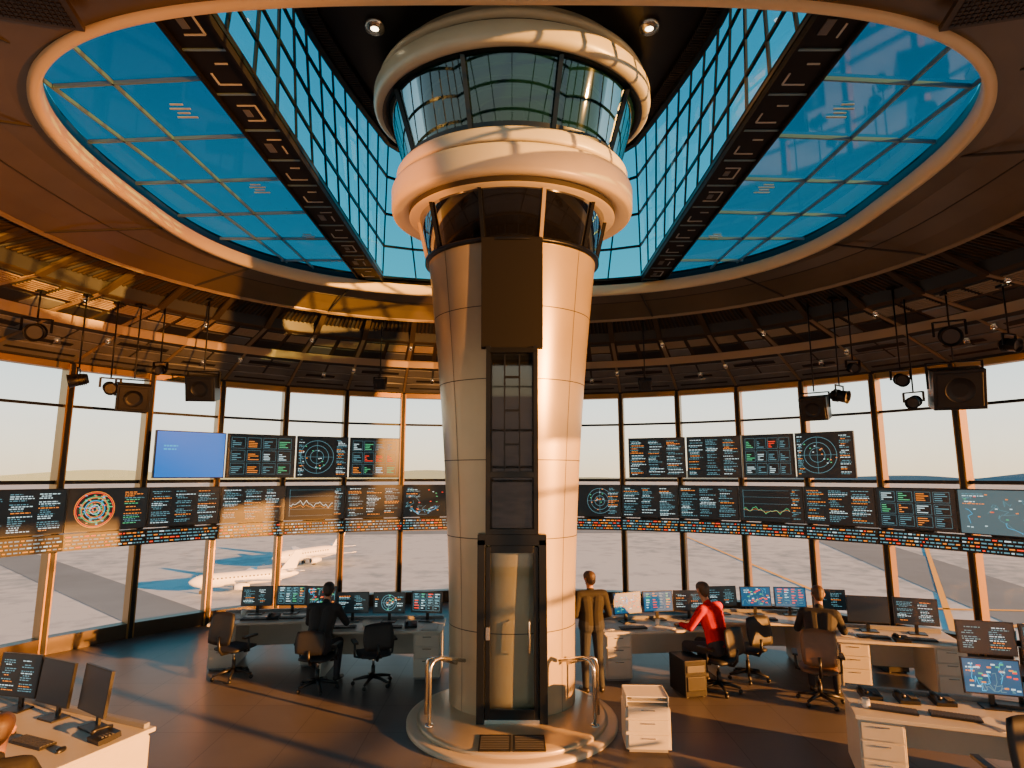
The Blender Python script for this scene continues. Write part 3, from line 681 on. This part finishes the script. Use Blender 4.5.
# ---------------------------------------------------------------- people
def person(name,x,y,rot,J,cols,hyaw=0,scale=1.):
    prims=[]
    V=Vector
    def cap(a,b,ra,rb,tag): prims.append((V(a),V(b),ra,rb,tag))
    J={k:V(v) for k,v in J.items()}
    pel,ch,nk=J['pelvis'],J['chest'],J['neck']
    lat=(J['sh_r']-J['sh_l']).normalized()
    for s in(-1,1):
        cap(pel+lat*s*.075,pel.lerp(ch,.5)+lat*s*.07,.12,.112,'top')
        cap(pel.lerp(ch,.5)+lat*s*.07,ch+lat*s*.09,.112,.125,'top')
        cap(pel+lat*s*.08-V((0,0,.03)),pel+lat*s*.08+V((0,0,.02)),.124,.118,'bottom')
    cap(J['sh_l']+lat*.02,J['sh_r']-lat*.02,.072,.072,'top')
    cap(ch,nk,.1,.06,'top')
    cap(nk-V((0,0,.02)),J['head']-V((0,0,.05)),.054,.052,'skin')
    for s in('l','r'):
        cap(J['sh_'+s],J['el_'+s],.068,.052,'top'); cap(J['el_'+s],J['wr_'+s],.05,.036,'top')
        w=J['wr_'+s]; d=(w-J['el_'+s]).normalized(); hd=J.get('hd_'+s,d); hd=V(hd).normalized()
        side=hd.cross(V((0,0,1)));
        if side.length<.1: side=lat.copy()
        side.normalize(); dn=side.cross(hd)
        if dn.z>0: dn=-dn
        pb=w+hd*.085
        cap(w-d*.01,w+hd*.02,.027,.027,'skin')
        for q in(-1.5,-.5,.5,1.5):
            cap(w+hd*.02+side*q*.010,pb+side*q*.018,.016,.012,'skin')
            ln=[.062,.072,.068,.052][int(q+1.5)]
            m1=pb+side*q*.019+hd*ln*.5+dn*.008; m2=m1+hd*ln*.4+dn*.022
            cap(pb+side*q*.019,m1,.0095,.009,'skin'); cap(m1,m2,.009,.0075,'skin')
        ts=1 if s=='l' else -1
        tb=w+hd*.03+side*ts*.025; cap(w+hd*.02,tb,.014,.013,'skin'); cap(tb,tb+side*ts*.03+hd*.03+dn*.01,.012,.009,'skin')
        cap(J['hip_'+s],J['kn_'+s],.095,.066,'bottom'); cap(J['kn_'+s],J['an_'+s],.066,.048,'bottom')
        an=J['an_'+s]; td=J['toe_'+s]; cap(an-V((0,0,.02)),an.lerp(td,.1)-V((0,0,.02)),.045,.045,'shoe'); cap(V((an.x,an.y,.045))-(td-an)*.2,V((td.x,td.y,.035)),.042,.034,'shoe')
    H=J['head']; Ry=Matrix.Rotation(math.radians(hyaw),3,'Z')@Matrix.Rotation(math.radians(-12),3,'X')
    def h(a,b,ra,rb,tag): cap(H+Ry@V(a),H+Ry@V(b),ra,rb,tag)
    h((0,-.02,.035),(0,.02,.04),.078,.076,'skin'); h((0,.02,-.02),(0,.045,-.065),.066,.04,'skin')
    h((0,-.03,-.03),(0,0,-.02),.06,.06,'skin')
    h((0,-.028,.045),(0,.018,.055),.084,.08,'hair'); h((0,-.045,-.02),(0,-.04,.04),.066,.08,'hair')
    h((0,.085,.01),(0,.105,-.022),.009,.014,'skin')
    for s in(-1,1):
        h((s*.078,-.005,-.015),(s*.082,-.01,.018),.012,.015,'skin')
        h((s*.032,.083,.008),(s*.032,.084,.008),.012,.012,'eye'); h((s*.032,.093,.008),(s*.032,.0935,.008),.006,.006,'hair')
        h((s*.018,.09,.028),(s*.046,.082,.028),.007,.006,'hair')
    h((-.02,.086,-.05),(.02,.086,-.05),.009,.009,'lip')
    mb=MB()
    for a,b,ra,rb,tag in prims:
        ax=(b-a); Ln=ax.length; ax=ax.normalized() if Ln>1e-6 else V((0,0,1))
        n=14; vs=[];fs=[]; up=V((0,0,1)) if abs(ax.z)<.9 else V((1,0,0)); xx=ax.cross(up).normalized(); yy=xx.cross(ax)
        rings=[]
        for i in range(1,5): t=pi/2*i/4; rings.append((a-ax*ra*math.cos(t),ra*math.sin(t)))
        for i in range(0,4): t=pi/2*i/4; rings.append((b+ax*rb*math.sin(t),rb*math.cos(t)))
        for c,r in rings:
            for k in range(n): vs.append(c+xx*r*math.cos(2*pi*k/n)+yy*r*math.sin(2*pi*k/n))
        for i in range(len(rings)-1):
            for k in range(n): fs.append((i*n+k,i*n+(k+1)%n,(i+1)*n+(k+1)%n,(i+1)*n+k))
        vs.append(a-ax*ra); vs.append(b+ax*rb); p0=len(vs)-2
        for k in range(n): fs.append((p0,(k+1)%n,k)); fs.append((p0+1,(len(rings)-1)*n+k,(len(rings)-1)*n+(k+1)%n))
        mb.add(vs,fs,'skin',True)
    tmp=mb.obj('tmp'); md=tmp.modifiers.new('r','REMESH'); md.mode='VOXEL'; md.voxel_size=.008; md.use_smooth_shade=True
    sm=tmp.modifiers.new('s','SMOOTH'); sm.factor=.5; sm.iterations=2
    dg=bpy.context.evaluated_depsgraph_get(); me=bpy.data.meshes.new_from_object(tmp.evaluated_get(dg)); bpy.data.objects.remove(tmp)
    tags=['skin','top','bottom','shoe','hair','eye','lip']; me.materials.clear()
    for t in tags: me.materials.append(MATS[cols[t]])
    import numpy as np
    cen=np.empty(len(me.polygons)*3); me.polygons.foreach_get('center',cen); cen=cen.reshape(-1,3)
    best=np.full(len(cen),1e9); tg=np.zeros(len(cen),int)
    for a,b,ra,rb,tag in prims:
        a=np.array(a);b=np.array(b); ab=b-a; d2=max(1e-12,ab@ab); t=np.clip(((cen-a)@ab)/d2,0,1)
        d=np.linalg.norm(cen-(a+t[:,None]*ab),axis=1)-(ra+(rb-ra)*t)
        k=d<best; best[k]=d[k]; tg[k]=tags.index(tag)
    me.polygons.foreach_set('material_index',tg.astype('int32')); me.polygons.foreach_set('use_smooth',[True]*len(cen)); me.update()
    me.name=name; o=bpy.data.objects.new(name,me); sc.collection.objects.link(o); o.matrix_world=T(x,y,0,rot)@Matrix.Scale(scale,4)
    return o
def cols(top,bottom='trousers_dark',hair='hair_dark'): return dict(skin='skin',top=top,bottom=bottom,shoe='shoe',hair=hair,eye='eye_white',lip='skin')
def seated(lean=.1,reach=.42,asym=0):
    return dict(pelvis=(0,-.06,.62),chest=(0,-.02+lean,1.02),neck=(0,.0+lean*1.3,1.15),head=(0,.05+lean*1.5,1.31),
      sh_l=(-.2,-.02+lean,1.09),sh_r=(.2,-.02+lean,1.09),el_l=(-.29,.12+lean,.84),el_r=(.29,.14+lean,.85),
      wr_l=(-.19,reach-.08,.83),wr_r=(.2+asym,reach-.04,.83),hip_l=(-.1,-.04,.57),hip_r=(.1,-.04,.57),kn_l=(-.15,.38,.55),kn_r=(.15,.38,.55),
      an_l=(-.15,.36,.11),an_r=(.16,.30,.11),toe_l=(-.17,.52,.04),toe_r=(.18,.46,.04))
person('seated_operator_man',-2.95,9.68,-6,seated(.14,.5),cols('shirt_black'),8,1.05)
person('seated_operator_man',3.08,9.57,38,seated(.08,.5),cols('shirt_red','trousers_dark','hair_short'),-18,1.08)
person('seated_operator_man',4.47,9.13,-26,seated(.2,.62,.1),cols('shirt_black','trousers_dark','hair_brown'),15,1.07)
person('seated_operator_man',-3.72,4.62,25,seated(.1,.5),cols('jacket_dark','trousers_dark','hair_brown'),0)
chair(-3.72,4.62,25,bh=.45)
stand=dict(pelvis=(0,0,.98),chest=(0,.02,1.32),neck=(0,.03,1.45),head=(0,.06,1.61),sh_l=(-.2,0,1.4),sh_r=(.2,0,1.4),
   el_l=(-.26,-.03,1.12),el_r=(.27,-.03,1.12),wr_l=(-.17,.2,1.05),wr_r=(.2,.2,1.02),hip_l=(-.09,0,.92),hip_r=(.09,0,.92),kn_l=(-.10,.03,.5),kn_r=(.11,.02,.5),
   an_l=(-.11,-.02,.1),an_r=(.13,-.03,.1),toe_l=(-.14,.15,.04),toe_r=(.17,.13,.04))
person('standing_man',1.20,9.5,10,stand,cols('jacket_dark','jeans_blue','hair_short'),20,1.0)
# ---------------------------------------------------------------- outside
GZ=-15
mb=MB(); mb.disc((0,0),4000,GZ,'apron_ground',n=64); mb.obj('airfield_ground')
mb=MB()
def gq(x0,y0,x1,y1,w,m,z):
    d=Vector((x1-x0,y1-y0,0)).normalized(); n=Vector((-d.y,d.x,0))*w/2
    a=Vector((x0,y0,z));b=Vector((x1,y1,z)); mb.quad(a-n,b-n,b+n,a+n,m)
gq(-400,180,400,230,26,'asphalt',GZ+.04); gq(60,40,150,400,16,'asphalt',GZ+.05); gq(-500,420,500,470,45,'asphalt',GZ+.06); gq(-300,300,-20,60,9,'asphalt',GZ+.05)
for i in range(-14,15): gq(i*28-8,203.5+i*1.75,i*28+8,205.5+i*1.75,1,'apron_line',GZ+.1)
gq(-60,40,-140,180,.5,'apron_line',GZ+.1); gq(30,40,120,180,.8,'apron_line',GZ+.1); gq(20,90,200,70,.8,'apron_line',GZ+.1); gq(25,60,180,130,.7,'apron_line',GZ+.1); gq(10,75,120,52,.6,'apron_line',GZ+.1); gq(45,35,52,190,.6,'apron_line',GZ+.1)
mb.obj('runway_markings')
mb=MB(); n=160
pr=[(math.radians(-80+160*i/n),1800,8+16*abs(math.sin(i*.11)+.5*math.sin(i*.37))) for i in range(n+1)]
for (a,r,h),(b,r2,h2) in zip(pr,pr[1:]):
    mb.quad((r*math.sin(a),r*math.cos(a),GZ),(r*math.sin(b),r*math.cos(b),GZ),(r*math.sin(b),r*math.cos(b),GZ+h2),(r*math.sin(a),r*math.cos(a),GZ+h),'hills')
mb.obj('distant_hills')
def airplane(x,y,rot,s=1.):
    mb=MB(); B=Matrix.Translation((x,y,GZ))@Matrix.Rotation(math.radians(rot),4,'Z')@Matrix.Scale(s,4); 
    mb.M=B@Matrix.Translation((0,0,3))@Matrix.Rotation(pi/2,4,'Y')
    mb.lathe([(0,-13),(.5,-12.7),(1.1,-11.8),(1.6,-10.2),(1.75,-8),(1.75,5),(1.5,8),(.9,11.5),(.35,13.5),(0,13.8)],'plane_white',n=24)
    mb.M=B
    for i in range(16):
        for sg in(-1,1): mb.box((-8.5+i*.95,sg*1.66,3.55),(.35,.1,.35),'black_plastic')
    for sg in(-1,1):
        mb.add([(-3,sg*1.2,2.4),(2.5,sg*1.2,2.4),(6,sg*13,3.6),(4.3,sg*13,3.6),(-3,sg*1.2,2.8),(2.5,sg*1.2,2.6),(6,sg*13,3.75),(4.3,sg*13,3.75)],
           [(0,1,2,3),(4,7,6,5),(0,4,5,1),(1,5,6,2),(2,6,7,3),(3,7,4,0)],'plane_white')
        mb.add([(10,sg*.4,3.8),(12.6,sg*.4,3.8),(14,sg*5,4.2),(12.8,sg*5,4.2),(10,sg*.4,4),(12.6,sg*.4,4),(14,sg*5,4.3),(12.8,sg*5,4.3)],
           [(0,1,2,3),(4,7,6,5),(0,4,5,1),(1,5,6,2),(2,6,7,3),(3,7,4,0)],'plane_white')
        mb.M=B@Matrix.Translation((-1.5,sg*4.5,1.6))@Matrix.Rotation(pi/2,4,'Y'); mb.lathe([(.6,-1.8),(.85,-1.7),(.9,0),(.6,1.8),(0,1.9)],'plane_white',n=16); mb.M=B
        mb.tube([(0,sg*2.2,2.2),(0,sg*2.2,.5)],.15,'steel'); mb.box((0,sg*2.2,.5),(1.,.5,1.),'black_plastic')
    mb.tube([(-10,0,1.8),(-10,0,.4)],.12,'steel'); mb.box((-10,0,.4),(.8,.4,.8),'black_plastic')
    mb.add([(9,-.15,4.3),(13,-.15,4.3),(14.5,-.1,9),(12.6,-.1,9),(9,.15,4.3),(13,.15,4.3),(14.5,.1,9),(12.6,.1,9)],
           [(0,1,2,3),(4,7,6,5),(0,4,5,1),(1,5,6,2),(2,6,7,3),(3,7,4,0)],'plane_white')
    mb.obj('airplane')
airplane(-43,100,35,.62); airplane(-42,128,60,.7)
# ---------------------------------------------------------------- world & light
w=bpy.data.worlds.new('sky'); sc.world=w; w.use_nodes=True; nt=w.node_tree; bg=nt.nodes['Background']
tc=nt.nodes.new('ShaderNodeTexCoord'); sp=nt.nodes.new('ShaderNodeSeparateXYZ'); rp=nt.nodes.new('ShaderNodeValToRGB')
nt.links.new(tc.outputs['Generated'],sp.inputs[0]); nt.links.new(sp.outputs['Z'],rp.inputs['Fac']); nt.links.new(rp.outputs['Color'],bg.inputs['Color'])
e=rp.color_ramp.elements; e[0].position=0; e[0].color=(1,.76,.46,1); e[1].position=1; e[1].color=(.004,.07,.13,1)
for p,c in((.04,(1,.86,.62)),(.10,(.90,.90,.80)),(.18,(.62,.78,.82)),(.31,(.03,.32,.43)),(.55,(.010,.20,.32)),(.75,(.008,.14,.24))):
    q=e.new(p); q.color=(*c,1)
bg.inputs['Strength'].default_value=2.0
def look(o,t): o.rotation_euler=(Vector(t)-o.location).to_track_quat('-Z','Y').to_euler()
sl=bpy.data.lights.new('sun','SUN'); sl.energy=30; sl.color=(1,.36,.06); sl.angle=.012
so=bpy.data.objects.new('sun',sl); sc.collection.objects.link(so)
el=math.radians(8.5); az=Vector((.88,-.47,0)).normalized()
so.location=(az*30*math.cos(el))+Vector((0,0,30*math.sin(el))); look(so,(0,0,0))
def spot(loc,tgt,en,col,ang,blend=.4,r=.15):
    l=bpy.data.lights.new('spot','SPOT'); l.energy=en; l.color=col; l.spot_size=math.radians(ang); l.spot_blend=blend; l.shadow_soft_size=r
    o=bpy.data.objects.new('added_warm_spot',l); sc.collection.objects.link(o); o.location=loc; look(o,tgt); return o  # added unseen spots that warm the left ceiling, column and tower ring
spot((7.0,.8,3.2),(-8.0,8.8,6.6),15000,(1,.31,.04),28,.7)
spot((6.8,1.6,4.8),(0.5,8.9,5.7),15000,(1,.38,.07),32,.7)
spot((-6.5,3.5,5.0),(-1.1,8.9,7.5),6500,(1,.30,.04),16)
# ---------------------------------------------------------------- camera
cam=bpy.data.cameras.new('camera'); cam.sensor_width=36; cam.lens=600/1024*36; cam.clip_end=8000
co=bpy.data.objects.new('camera',cam); sc.collection.objects.link(co); co.location=(0,0,3.2); co.rotation_euler=(math.radians(90+8.6),0,0)
sc.camera=co
